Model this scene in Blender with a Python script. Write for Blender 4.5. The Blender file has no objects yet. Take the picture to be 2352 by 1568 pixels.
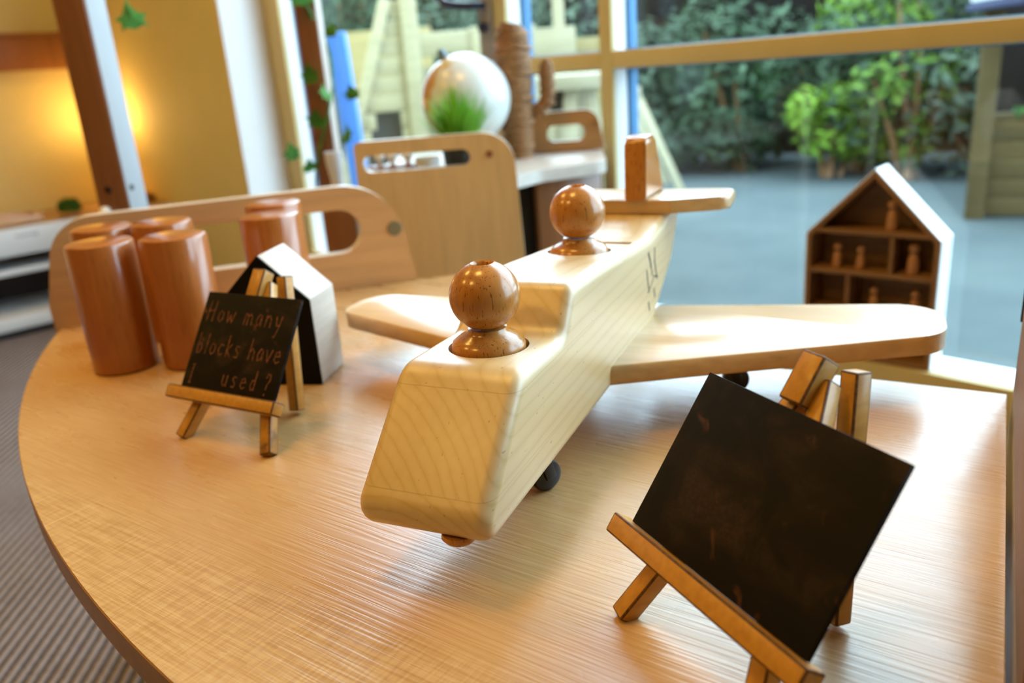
import bpy, bmesh, math, random
from mathutils import Vector, Matrix, noise
random.seed(7)
PI = math.pi
SC = bpy.context.scene
COL = SC.collection
T = 0.5                     # height of the table top above the floor

# ------------------------------------------------------------------ camera
PITCH, ROLL = math.radians(18.5), math.radians(4.3)
fwd = Vector((0, math.cos(PITCH), -math.sin(PITCH)))
rt0 = Vector((1, 0, 0)); up0 = rt0.cross(fwd)
R_ = rt0 * math.cos(ROLL) - up0 * math.sin(ROLL)
U_ = up0 * math.cos(ROLL) + rt0 * math.sin(ROLL)
cd = bpy.data.cameras.new('camera'); cam = bpy.data.objects.new('camera', cd); COL.objects.link(cam)
M = Matrix((R_, U_, -fwd)).transposed().to_4x4(); M.translation = Vector((0, 0, T + 0.28))
cam.matrix_world = M
cd.sensor_width = 36; cd.lens = 1880 / 2352 * 36; cd.clip_start = 0.02; cd.clip_end = 80
cd.dof.use_dof = True; cd.dof.focus_distance = 0.485; cd.dof.aperture_fstop = 5.4
SC.camera = cam

# ------------------------------------------------------------------ world, lights, exposure
w = bpy.data.worlds.new('overcast_sky'); SC.world = w; w.use_nodes = True
bg = w.node_tree.nodes['Background']; bg.inputs[0].default_value = (0.61, 0.81, 1.0, 1); bg.inputs[1].default_value = 14.0
SC.view_settings.view_transform = 'Standard'; SC.view_settings.look = 'None'
SC.view_settings.gamma = 1; SC.view_settings.use_curve_mapping = False
SC.view_settings.exposure = -0.36

WP = Vector((0.794, 1.214, 0)); WAZ = math.radians(-43)
WE = Vector((math.sin(WAZ), math.cos(WAZ), 0)); WO = Vector((math.cos(WAZ), -math.sin(WAZ), 0))
def wf(s, d, z=0): return WP + WE * s + WO * d + Vector((0, 0, z + T))

def area(name, loc, size, power, col):
    l = bpy.data.lights.new(name, 'AREA'); l.size = size; l.energy = power; l.color = col
    o = bpy.data.objects.new(name, l); COL.objects.link(o); o.location = loc
    return o
WARM = (1.0, 0.585, 0.13)
for i, (s, d) in enumerate(((.35, -1.25), (1.75, -1.35), (.35, -2.7), (1.75, -2.7))):
    area('ceiling_lamp', wf(s, d, 2.05), 0.4, 20, WARM)

# ------------------------------------------------------------------ helpers
def obj(name, bm, mats, parent=None, loc=None, rz=0.0, smooth=None, label=None, cat=None, group=None, kind=None):
    me = bpy.data.meshes.new(name); bmesh.ops.recalc_face_normals(bm, faces=bm.faces); bm.to_mesh(me); bm.free()
    for m in (mats if isinstance(mats, (list, tuple)) else [mats]): me.materials.append(m)
    if smooth is not None:
        for p in me.polygons: p.use_smooth = True
        me.set_sharp_from_angle(angle=math.radians(smooth))
    o = bpy.data.objects.new(name, me); COL.objects.link(o)
    if loc is not None: o.location = loc
    o.rotation_euler = (0, 0, rz)
    if parent: o.parent = parent
    tag(o, label, cat, group, kind)
    return o
def tag(o, label=None, cat=None, group=None, kind=None):
    if label: o['label'] = label
    if cat: o['category'] = cat
    if group: o['group'] = group
    if kind: o['kind'] = kind
    return o
def thing(name, label, cat, loc=(0, 0, 0), rz=0.0, group=None):
    o = bpy.data.objects.new(name, None); COL.objects.link(o); o.location = loc; o.rotation_euler = (0, 0, rz)
    o.empty_display_size = 0.02
    return tag(o, label, cat, group)
def share(name, src, parent, loc, rz=0.0, rot=None, scale=None):
    o = bpy.data.objects.new(name, src.data); COL.objects.link(o); o.parent = parent; o.location = loc
    o.rotation_euler = rot if rot else (0, 0, rz)
    if scale: o.scale = scale
    return o
def BM(): return bmesh.new()
def box(bm, c, s, rot=None, bev=0.0, seg=2, bmat=None):
    g = bmesh.ops.create_cube(bm, size=1.0); vs = g['verts']
    m = Matrix.Translation(Vector(c)) @ (rot.to_4x4() if rot else Matrix.Identity(4)) @ Matrix.Diagonal((*s, 1))
    bmesh.ops.transform(bm, matrix=m, verts=vs)
    if bev:
        es = list({e for v in vs for e in v.link_edges})
        r = bmesh.ops.bevel(bm, geom=es, offset=bev, segments=seg, profile=0.5, affect='EDGES')
        if bmat is not None:
            for f in r['faces']: f.material_index = bmat
    return bm
def bxo(name, c, s, mat, parent=None, bev=0.002, **k): return obj(name, box(BM(), c, s, bev=bev), mat, parent, smooth=40, **k)
def prism(bm, pts, z0, z1, bev=0.0, seg=3, sides=False):
    """polygon in the xy plane extruded along z; bevels the rim edges"""
    a = [bm.verts.new((x, y, z0)) for x, y in pts]; b = [bm.verts.new((x, y, z1)) for x, y in pts]
    f0 = bm.faces.new(a[::-1]); f1 = bm.faces.new(b); n = len(pts)
    for i in range(n): bm.faces.new((a[i], a[(i + 1) % n], b[(i + 1) % n], b[i]))
    if bev:
        es = list(f0.edges) + list(f1.edges)
        bmesh.ops.bevel(bm, geom=es, offset=bev, segments=seg, profile=0.5, affect='EDGES', clamp_overlap=True)
    return bm
def fillet(pts, rad, n=6):
    """round the corners of a closed polygon; rad may be a list"""
    out = []; L = len(pts)
    for i, p in enumerate(pts):
        r = rad[i] if isinstance(rad, (list, tuple)) else rad
        p = Vector(p); a = Vector(pts[i - 1]) - p; b = Vector(pts[(i + 1) % L]) - p
        if r <= 0: out.append(tuple(p)); continue
        ang = a.angle(b); t = min(r / math.tan(ang / 2), a.length * .49, b.length * .49); rr = t * math.tan(ang / 2)
        p0 = p + a.normalized() * t; p1 = p + b.normalized() * t
        c = p + (a.normalized() + b.normalized()).normalized() * (rr / math.sin(ang / 2))
        v0 = p0 - c; v1 = p1 - c; th = v0.angle_signed(v1)
        for k in range(n + 1):
            q = v0.copy(); q.rotate(Matrix.Rotation(-th * k / n, 2)); out.append((c.x + q.x, c.y + q.y))
    return out
def lathe(bm, prof, n=40, c=(0, 0, 0)):
    rings = []
    for r, z in prof:
        if r < 1e-6: rings.append([bm.verts.new((c[0], c[1], c[2] + z))])
        else: rings.append([bm.verts.new((c[0] + r * math.cos(2 * PI * k / n), c[1] + r * math.sin(2 * PI * k / n), c[2] + z)) for k in range(n)])
    for a, b in zip(rings, rings[1:]):
        for k in range(n):
            j = (k + 1) % n
            if len(a) == 1 and len(b) == 1: continue
            if len(a) == 1: bm.faces.new((a[0], b[k], b[j]))
            elif len(b) == 1: bm.faces.new((a[k], a[j], b[0]))
            else: bm.faces.new((a[k], a[j], b[j], b[k]))
    return bm
def tube(bm, pts, rad, n=10):
    """round tube along a polyline; rad a number or a list"""
    pts = [Vector(p) for p in pts]; rings = []
    for i, p in enumerate(pts):
        t = (pts[min(i + 1, len(pts) - 1)] - pts[max(i - 1, 0)]).normalized()
        u = t.orthogonal().normalized() if i == 0 else (u - t * u.dot(t)).normalized()
        v = t.cross(u); r = rad[i] if isinstance(rad, (list, tuple)) else rad
        rings.append([bm.verts.new(p + (u * math.cos(2 * PI * k / n) + v * math.sin(2 * PI * k / n)) * r) for k in range(n)])
    for a, b in zip(rings, rings[1:]):
        for k in range(n): bm.faces.new((a[k], a[(k + 1) % n], b[(k + 1) % n], b[k]))
    bm.faces.new(rings[0][::-1]); bm.faces.new(rings[-1])
    return bm
def bar(bm, p0, p1, w, h, side=None, bev=0.0, bmat=None):
    """rectangular bar from p0 to p1, width w along side, height h across"""
    p0, p1 = Vector(p0), Vector(p1); y = (p1 - p0).normalized(); x = Vector(side) if side else y.orthogonal()
    x = (x - y * x.dot(y)).normalized(); z = x.cross(y)
    return box(bm, (p0 + p1) / 2, (w, (p1 - p0).length, h), Matrix((x, y, z)).transposed(), bev, 2, bmat)

# ------------------------------------------------------------------ materials
def mat(name, col=(.8, .8, .8), rough=.5, spec=.5, metal=0.0, coat=0.0, emit=None, es=0.0):
    m = bpy.data.materials.new(name); m.use_nodes = True; b = m.node_tree.nodes['Principled BSDF']
    b.inputs['Base Color'].default_value = (*col, 1); b.inputs['Roughness'].default_value = rough
    b.inputs['Specular IOR Level'].default_value = spec; b.inputs['Metallic'].default_value = metal
    b.inputs['Coat Weight'].default_value = coat; b.inputs['Coat Roughness'].default_value = 0.12
    if emit: b.inputs['Emission Color'].default_value = (*emit, 1); b.inputs['Emission Strength'].default_value = es
    return m
class N:
    def __init__(s, m): s.m = m; s.t = m.node_tree; s.b = s.t.nodes['Principled BSDF']
    def n(s, typ, **k):
        x = s.t.nodes.new(typ)
        for a, v in k.items():
            if a.startswith('i_'): x.inputs[a[2:].replace('_', ' ')].default_value = v
            else: setattr(x, a, v)
        return x
    def l(s, a, b): s.t.links.new(a, b)
    def coords(s, scale=(1, 1, 1), rz=0.0, loc=(0, 0, 0), kind='Object', rot=None):
        c = s.n('ShaderNodeTexCoord'); r1 = s.n('ShaderNodeMapping'); r1.inputs['Rotation'].default_value = rot if rot else (0, 0, rz); r1.inputs['Location'].default_value = loc
        s.l(c.outputs[kind], r1.inputs['Vector']); r2 = s.n('ShaderNodeMapping'); r2.inputs['Scale'].default_value = scale
        s.l(r1.outputs[0], r2.inputs['Vector']); return r2.outputs[0]
    def noise(s, vec, scale, detail=3, rough=.5, dist=0.0):
        x = s.n('ShaderNodeTexNoise', i_Scale=scale, i_Detail=detail, i_Roughness=rough, i_Distortion=dist); s.l(vec, x.inputs['Vector']); return x.outputs['Fac']
    def ramp(s, fac, stops):
        x = s.n('ShaderNodeValToRGB'); e = x.color_ramp.elements
        while len(e) < len(stops): e.new(0.5)
        for i, (p, c) in enumerate(stops): e[i].position = p; e[i].color = (*c, 1) if len(c) == 3 else c
        s.l(fac, x.inputs[0]); return x.outputs[0]
    def mix(s, fac, a, b, typ='MIX'):
        x = s.n('ShaderNodeMixRGB', blend_type=typ)
        for i, v in ((0, fac), (1, a), (2, b)):
            if isinstance(v, (int, float)): x.inputs[i].default_value = v
            elif isinstance(v, tuple): x.inputs[i].default_value = (*v, 1) if len(v) == 3 else v
            else: s.l(v, x.inputs[i])
        return x.outputs[0]
    def math(s, op, a, b=0.0):
        x = s.n('ShaderNodeMath', operation=op)
        for i, v in ((0, a), (1, b)):
            if isinstance(v, (int, float)): x.inputs[i].default_value = v
            else: s.l(v, x.inputs[i])
        return x.outputs[0]
    def bump(s, h, strength=.2, dist=.001):
        x = s.n('ShaderNodeBump', i_Strength=strength, i_Distance=dist); s.l(h, x.inputs['Height']); s.l(x.outputs[0], s.b.inputs['Normal'])
    def col(s, c): s.l(c, s.b.inputs['Base Color'])
def wood(name, light, dark, axis='z', fine=60.0, rough=.4, coat=0.0, pores=0.0, contrast=.25, spec=.5):
    """plain sawn wood: grain stretched along one local axis"""
    m = mat(name, light, rough, spec, coat=coat); q = N(m)
    st = 0.06; sc = {'x': (st, 1, 1), 'y': (1, st, 1), 'z': (1, 1, st)}[axis]
    v = q.coords(sc); big = q.noise(v, fine * .35, 4, .55, .4); small = q.noise(v, fine * 3.0, 3, .6)
    c = q.ramp(big, [(.5 - contrast, dark), (.5 + contrast, light)])
    c = q.mix(.35, c, q.ramp(small, [(.35, tuple(x * .72 for x in dark)), (.6, light)]))
    if pores:
        sp = {'x': (.09, 1, 1), 'y': (1, .09, 1), 'z': (1, 1, .09)}[axis]
        p = q.noise(q.coords(sp, loc=(.3, .2, .1)), fine * 13, 1, .4)
        c = q.mix(q.ramp(p, [(.63, (0, 0, 0)), (.69, (pores,) * 3)]), c, tuple(x * .35 for x in dark))
    q.col(c); q.bump(small, .12, .0006)
    return m
BEECH = wood('beech_ply', (.60, .33, .13), (.52, .27, .10), 'x', 30, .38, .15)
BEECH_Z = wood('beech_ply_upright', (.56, .31, .14), (.47, .25, .10), 'z', 30, .38, .15)
LIT_PLYEDGE = wood('lit_ply_edge', (.72, .60, .46), (.60, .47, .33), 'x', 30, .35, .3)  # ply edges made paler: daylight on the rims put into the colour
BEECH_RED = wood('steamed_beech', (.42, .135, .024), (.33, .09, .014), 'z', 45, .28, .5, pores=.3)
POSTWOOD = wood('post_wood', (.28, .105, .035), (.21, .075, .022), 'z', 30, .3, .3)
PEGW = wood('oiled_beech', (.54, .225, .045), (.45, .165, .03), 'z', 70, .26, .35, pores=.8)
MAPLE_W = wood('maple_wing', (.68, .44, .20), (.60, .36, .14), 'x', 40, .3, .35)
DARKWOOD = wood('dark_stained_wood', (.24, .12, .045), (.17, .08, .028), 'z', 30, .5)
HOUSEWOOD = wood('dollhouse_wood', (.30, .15, .055), (.21, .10, .035), 'x', 30, .5)
OUTWOOD = wood('pale_garden_timber', (.36, .29, .14), (.30, .24, .11), 'x', 20, .8, spec=.1)
OUTWHITE = wood('cream_painted_timber', (.47, .42, .28), (.40, .36, .235), 'x', 20, .7, spec=.1)
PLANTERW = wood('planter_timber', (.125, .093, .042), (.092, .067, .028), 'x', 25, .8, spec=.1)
WHITEP = mat('white_paint', (.78, .79, .80), .45)
WHITELAM = mat('white_laminate', (.62, .63, .64), .4)
BLACKP = mat('black_plastic', (.012, .014, .018), .35)
CHROME = mat('chrome', (.75, .78, .82), .18, metal=1.0)
DARKBOLT = mat('dark_steel_bolt', (.02, .018, .015), .45, metal=.6)
BRASSPLUG = mat('greenish_plug', (.17, .13, .055), .55)

def m_maple():
    """laminated maple blocks: three glued layers with their own growth rings"""
    m = mat('maple_blocks', (.7, .5, .26),   .4, .5, coat=.8); m.node_tree.nodes['Principled BSDF'].inputs['Coat Roughness'].default_value = .38; q = N(m)
    c = q.n('ShaderNodeTexCoord'); sx = q.n('ShaderNodeSeparateXYZ'); q.l(c.outputs['Object'], sx.inputs[0])
    def rings(loc, rx, scale, dist):
        v = q.coords((1, .25, 1), loc=loc, rot=rx)
        wv = q.n('ShaderNodeTexWave', wave_type='RINGS', rings_direction='Y', i_Scale=scale, i_Distortion=dist, i_Detail=2.5, i_Detail_Scale=1.5); q.l(v, wv.inputs['Vector'])
        return q.ramp(wv.outputs['Fac'], [(.0, (.545, .365, .135)), (.10, (.60, .415, .18)), (.5, (.625, .445, .205)), (1, (.635, .455, .215))])
    mid = rings((.095, 0, .035), (0, 0, 0), 52, 1.5); low = rings((.022, 0, .012), (0, 0, 0), 50, 1.6); top = rings((.10, 0, .02), (0, 0, 0), 34, 1.3)
    a = q.math('GREATER_THAN', sx.outputs['Z'], .0605); b = q.math('GREATER_THAN', sx.outputs['Z'], .1055)
    col = q.mix(a, low, mid); col = q.mix(b, col, top)
    for h in (.0605, .1055):
        d = q.math('ABSOLUTE', q.math('SUBTRACT', sx.outputs['Z'], h)); ln = q.math('LESS_THAN', d, .00028)
        col = q.mix(q.math('MULTIPLY', ln, .45), col, (.30, .16, .05))
    fine = q.noise(q.coords((1, .05, 1)), 170, 3, .6)
    col = q.mix(.22, col, q.ramp(fine, [(.3, (.52, .345, .15)), (.65, (.68, .50, .25))]))
    fl = q.noise(q.coords((1, .4, 1)), 330, 1, .5)
    col = q.mix(q.ramp(fl, [(.74, (0, 0, 0)), (.78, (.5, .5, .5))]), col, (.22, .12, .04))
    q.col(col); q.bump(fine, .06, .0004); return m
MAPLE = m_maple()

def m_table():
    m = mat('table_laminate', (.6, .36, .17), .33, .5, coat=.45); m.node_tree.nodes['Principled BSDF'].inputs['Coat Roughness'].default_value = .24; q = N(m)
    ang = math.radians(126 - 90)      # grain runs toward azimuth 126
    def gc(scale, loc=(0, 0, 0)): return q.coords(scale, rz=ang, loc=loc)
    base = gc((1, 1, 1)); sp = q.n('ShaderNodeSeparateXYZ'); q.l(base, sp.inputs[0])
    strip = q.math('FLOOR', q.math('MULTIPLY', q.math('ADD', sp.outputs['Y'], .07), 9.5))
    wn = q.n('ShaderNodeTexWhiteNoise', noise_dimensions='1D'); q.l(strip, wn.inputs['W'])
    seg = q.math('FLOOR', q.math('ADD', q.math('MULTIPLY', sp.outputs['X'], 3.6), q.math('MULTIPLY', wn.outputs['Value'], 7.0)))
    wn2 = q.n('ShaderNodeTexWhiteNoise', noise_dimensions='2D'); cb = q.n('ShaderNodeCombineXYZ'); q.l(strip, cb.inputs[0]); q.l(seg, cb.inputs[1]); q.l(cb.outputs[0], wn2.inputs['Vector'])
    big = q.noise(gc((.35, 1, 1)), 9, 3, .5)
    c = q.ramp(big, [(.3, (.49, .262, .085)), (.7, (.56, .32, .118))])
    c = q.mix(.20, c, q.ramp(wn2.outputs['Value'], [(0, (.42, .22, .07)), (1, (.64, .40, .18))]))
    fine = q.noise(gc((.05, 1, 1)), 420, 3, .65)
    c = q.mix(.20, c, q.ramp(fine, [(.32, (.37, .18, .055)), (.62, (.66, .43, .20))]))
    cross = q.noise(gc((1, .07, 1)), 520, 2, .6); cross2 = q.noise(gc((.07, 1, 1), (.5, .1, 0)), 360, 2, .6)
    band = q.ramp(sp.outputs['Y'], [(.245, (1, 1, 1)), (.262, (0, 0, 0))])
    hatch = q.math('MULTIPLY', q.math('ADD', cross, cross2), .5)
    c = q.mix(q.math('MULTIPLY', band, .42), c, q.ramp(hatch, [(.41, (.37, .185, .06)), (.58, (.66, .44, .20))]))
    for xx in (-.57,):
        seam = q.math('MULTIPLY', q.math('LESS_THAN', q.math('ABSOLUTE', q.math('SUBTRACT', sp.outputs['X'], xx)), .0011), band)
        c = q.mix(q.math('MULTIPLY', seam, .5), c, (.70, .46, .22))
    q.col(c)
    pore = q.noise(gc((.03, 1, 1), (.2, .4, 0)), 330, 2, .55)
    q.bump(q.ramp(pore, [(.40, (0, 0, 0)), (.56, (1, 1, 1))]), .22, .0006)
    q.l(q.ramp(q.noise(gc((.2, 1, 1)), 60, 2), [(.3, (.24,) * 3), (.7, (.36,) * 3)]), q.b.inputs['Roughness'])
    return m
TABLE = m_table()

def m_carpet():
    m = mat('ribbed_carpet', (.2, .18, .18), .95, .1); q = N(m)
    v = q.coords((1, 1, 1), rz=math.radians(130 - 90))
    wv = q.n('ShaderNodeTexWave', wave_type='BANDS', bands_direction='Y', i_Scale=18, i_Distortion=1.0, i_Detail=3, i_Detail_Scale=6); q.l(v, wv.inputs['Vector'])
    n = q.noise(q.coords(), 9, 3); n2 = q.noise(q.coords(), 240, 3)
    c = q.ramp(wv.outputs['Fac'], [(.2, (.045, .036, .038)), (.8, (.36, .305, .30))])
    c = q.mix(.2, c, q.ramp(n, [(.35, (.12, .105, .11)), (.65, (.25, .225, .22))])); c = q.mix(.2, c, q.ramp(n2, [(.3, (.06, .05, .05)), (.7, (.33, .3, .3))]))
    q.col(c); q.bump(wv.outputs['Fac'], .8, .006); return m
CARPET = m_carpet()

def m_noise(name, c0, c1, scale, rough=.8, bump=0.0, bd=.002, detail=4, spec=.3):
    m = mat(name, c0, rough, spec); q = N(m); n = q.noise(q.coords(), scale, detail, .6)
    q.col(q.ramp(n, [(.35, c0), (.65, c1)]))
    if bump: q.bump(n, bump, bd)
    return m
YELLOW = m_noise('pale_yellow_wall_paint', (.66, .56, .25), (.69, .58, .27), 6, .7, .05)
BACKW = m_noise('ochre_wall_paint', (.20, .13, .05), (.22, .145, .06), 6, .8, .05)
CEIL = m_noise('ceiling_white', (.58, .50, .38), (.60, .52, .40), 8, .9)
TAN = m_noise('tan_window_paint', (.58, .47, .21), (.61, .495, .225), 10, .42)
BLUEF = m_noise('blue_window_paint', (.045, .15, .30), (.05, .17, .33), 10, .5)
RUBBER = m_noise('wet_play_surface', (.060, .075, .076), (.078, .094, .092), 2.2, .8, .2, .004, spec=.1)
BLACKBOARD = mat('blackboard', (.006, .005, .004), .7, .12)
def m_board(name, seed, dust):
    m = mat(name, (.012, .0095, .008), .7, .12); q = N(m)
    a = q.noise(q.coords((1, 1, 1), loc=(seed, 0, 0)), 26, 4, .6, .8); b = q.noise(q.coords((1, 1, 3), rz=.5, loc=(seed, .3, 0)), 14, 2, .5)
    k = q.noise(q.coords((1, 1, 1), loc=(seed, .7, .2)), 600, 2, .6)
    d = q.math('MULTIPLY', q.ramp(a, [(.44, (0, 0, 0)), (.78, (1, 1, 1))]), q.ramp(b, [(.42, (0, 0, 0)), (.66, (1, 1, 1))]))
    d = q.math('MULTIPLY', d, q.ramp(k, [(.3, (.4,) * 3), (.7, (1,) * 3)]))
    base = q.mix(q.math('MULTIPLY', d, dust), (.008, .0062, .0052), (.20, .105, .075))
    st = q.noise(q.coords((1, 1, .35), rot=(0, .7, 0), loc=(seed, .1, .4)), 95, 3, .6, .5); ar = q.noise(q.coords(loc=(seed, .9, .4)), 30, 1)
    sm = q.math('MULTIPLY', q.ramp(st, [(.60, (0, 0, 0)), (.74, (1, 1, 1))]), q.ramp(ar, [(.52, (0, 0, 0)), (.64, (1, 1, 1))]))
    q.col(q.mix(q.math('MULTIPLY', sm, .6), base, (.22, .085, .055))); return m
BOARD1 = m_board('dusty_blackboard', .13, .35); BOARD2 = m_board('smudged_blackboard', 1.7, .32)
CHALK = m_noise('pink_chalk', (.26, .10, .066), (.07, .03, .022), 420, .95)
BURN = m_noise('burnt_edge', (.06, .025, .010), (.17, .075, .022), 300, .6)
def m_honey():
    m = wood('honey_easel_wood', (.60, .30, .045), (.47, .205, .025), 'y', 60, .4, .1); q = N(m)
    src = q.b.inputs['Base Color'].links[0].from_socket
    n = q.noise(q.coords(), 34, 3, .6)
    q.col(q.mix(q.ramp(n, [(.62, (0, 0, 0)), (.76, (.75, .75, .75))]), src, (.085, .035, .012))); return m
HONEY = m_honey()
ENGRAVE = mat('burnt_engraving', (.10, .075, .055), .8)
WHITEWOOD = wood('whitewashed_wood', (.60, .53, .45), (.50, .40, .31), 'y', 26, .5)

def leafmat(name, c0, c1, scale=9):
    m = mat(name, c0, .6, .12); q = N(m); n = q.noise(q.coords(), scale, 3); q.col(q.ramp(n, [(.35, c0), (.65, c1)]))
    q.b.inputs['Subsurface Weight'].default_value = 0.0; return m
LEAF_DARK = leafmat('dark_hedge_leaf', (.020, .038, .020), (.052, .088, .046), 6)
LEAF_GREY = leafmat('grey_green_leaf', (.038, .060, .040), (.075, .105, .068), 6)
LEAF_LIME = leafmat('lime_leaf', (.075, .155, .012), (.155, .26, .030), 8)
LEAF_MID = leafmat('mid_green_leaf', (.055, .105, .014), (.105, .175, .028), 8)
LEAF_IVY = leafmat('ivy_leaf', (.035, .15, .03), (.10, .28, .05), 30)
LEAF_GRASS = leafmat('grass_blade', (.10, .30, .02), (.26, .52, .06), 30)

def m_glass():
    m = bpy.data.materials.new('window_glass'); m.use_nodes = True; t = m.node_tree; t.nodes.clear()
    o = t.nodes.new('ShaderNodeOutputMaterial'); tr = t.nodes.new('ShaderNodeBsdfTransparent'); tr.inputs[0].default_value = (.93, .97, .96, 1)
    gl = t.nodes.new('ShaderNodeBsdfGlossy'); gl.inputs['Roughness'].default_value = .02
    fr = t.nodes.new('ShaderNodeLayerWeight'); pw = t.nodes.new('ShaderNodeMath'); pw.operation = 'POWER'; pw.inputs[1].default_value = 5; t.links.new(fr.outputs['Facing'], pw.inputs[0]); ad = t.nodes.new('ShaderNodeMath'); ad.operation = 'MULTIPLY_ADD'; ad.inputs[1].default_value = .9; ad.inputs[2].default_value = .03; t.links.new(pw.outputs[0], ad.inputs[0]); mx = t.nodes.new('ShaderNodeMixShader')
    t.links.new(ad.outputs[0], mx.inputs[0]); t.links.new(tr.outputs[0], mx.inputs[1]); t.links.new(gl.outputs[0], mx.inputs[2]); t.links.new(mx.outputs[0], o.inputs[0]); return m
GLASS = m_glass()

# ------------------------------------------------------------------ room shell (wall frame: x = along wall s, y = outward d)
WROT = math.atan2(WE.y, WE.x)      # local +x along WE
def wallobj(name, bm, mats, parent=None, kind='structure', smooth=40):
    # geometry given in (s, d, z): map to x=s, y=-d so that the frame is right handed
    bmesh.ops.transform(bm, matrix=Matrix.Diagonal((1, -1, 1, 1)), verts=bm.verts)
    return obj(name, bm, mats, parent, loc=None if parent else (WP.x, WP.y, T), rz=0 if parent else WROT, smooth=smooth, kind=kind)
def wbox(bm, s0, s1, d0, d1, z0, z1, bev=0.0): return box(bm, ((s0 + s1) / 2, (d0 + d1) / 2, (z0 + z1) / 2), (s1 - s0, d1 - d0, z1 - z0), bev=bev)
S0, S1, D1 = -2.6, 3.26, -4.3
ZC, ZF, ZS, ZH = 2.1, -0.5, -0.266, 1.65
wallobj('floor', wbox(BM(), S0 - .1, S1 + .1, D1 - .1, .12, ZF - .1, ZF), CARPET)
wallobj('ceiling', wbox(BM(), S0 - .1, S1 + .1, D1 - .1, .12, ZC, ZC + .1), CEIL)
wallobj('wall_left', wbox(BM(), S1, S1 + .12, D1, .12, ZF, ZC), YELLOW)
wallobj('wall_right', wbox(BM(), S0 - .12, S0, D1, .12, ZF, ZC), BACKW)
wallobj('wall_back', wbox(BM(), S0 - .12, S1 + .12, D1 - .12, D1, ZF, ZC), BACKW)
bm = BM()
wbox(bm, 2.213, S1 + .12, -.152, .14, ZF, ZC); wbox(bm, S0 - .12, 2.213, 0, .14, ZF, ZS - .045); wbox(bm, S0 - .12, 2.213, 0, .14, ZH, ZC)
wallobj('wall_front', bm, YELLOW)
pil = wallobj('trim_1', wbox(BM(), 2.207, 2.2125, -.1525, .0, ZF, ZC, .002), WHITEP)
# window frames: tan face towards the room, white reveal, blue outside
def frame_bar(parent, s0, s1, z0, z1):
    wallobj('frame_face', wbox(BM(), s0, s1, 0, .012, z0, z1, .002), TAN, parent, None)
    wallobj('frame_reveal', wbox(BM(), s0 + .001, s1 - .001, .012, .052, z0 + .001, z1 - .001, .002), WHITEP, parent, None)
    wallobj('frame_outside', wbox(BM(), s0 - .003, s1 + .003, .052, .083, z0 - .003, z1 + .003, .002), BLUEF, parent, None)
def window(name, sa, sb, trans):
    e = bpy.data.objects.new(name, None); COL.objects.link(e); e.location = (WP.x, WP.y, T); e.rotation_euler = (0, 0, WROT); e['kind'] = 'structure'
    for z0, z1 in trans: frame_bar(e, sa, sb, z0, z1)
    cuts = [ZS] + [z for tr in trans for z in tr] + [ZH - .045]
    for a, b in zip(cuts[0::2], cuts[1::2]):
        wallobj('pane', wbox(BM(), sa, sb, .060, .066, a, b), GLASS, e, None)
    frame_bar(e, sa, sb, ZH - .045, ZH)
    return e
window('window_1', -.62, .796, [(.261, .2965)])
window('window_2', .829, 1.105, [(.261, .2965)])
window('window_3', 1.16, 2.118, [])
window('window_4', -2.3, -.68, [(.261, .2965)])
def post_trim(name, s0, s1):
    e = bpy.data.objects.new(name, None); COL.objects.link(e); e.location = (WP.x, WP.y, T); e.rotation_euler = (0, 0, WROT); e['kind'] = 'structure'
    frame_bar(e, s0, s1, ZS, ZH); return e
post_trim('trim_2', .796, .829); post_trim('trim_3', 1.105, 1.16); post_trim('trim_4', 2.118, 2.207); post_trim('trim_5', -.68, -.62); post_trim('trim_6', -2.36, -2.3)
wallobj('wall_jamb', wbox(BM(), S0 - .1, -2.36, 0, .14, ZS - .05, ZH), YELLOW)
e = bpy.data.objects.new('trim_7', None); COL.objects.link(e); e.location = (WP.x, WP.y, T); e.rotation_euler = (0, 0, WROT); e['kind'] = 'structure'
wallobj('sill_top', wbox(BM(), -2.36, 2.207, .004, .085, ZS - .012, ZS, .002), WHITEP, e, None)
wallobj('sill_face', wbox(BM(), -2.36, 2.207, -.012, .004, ZS - .075, ZS - .0005, .002), TAN, e, None)
wallobj('baseboard_left', wbox(BM(), S1 - .015, S1, D1, 0, ZF, ZF + .1, .003), WHITEP)

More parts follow.
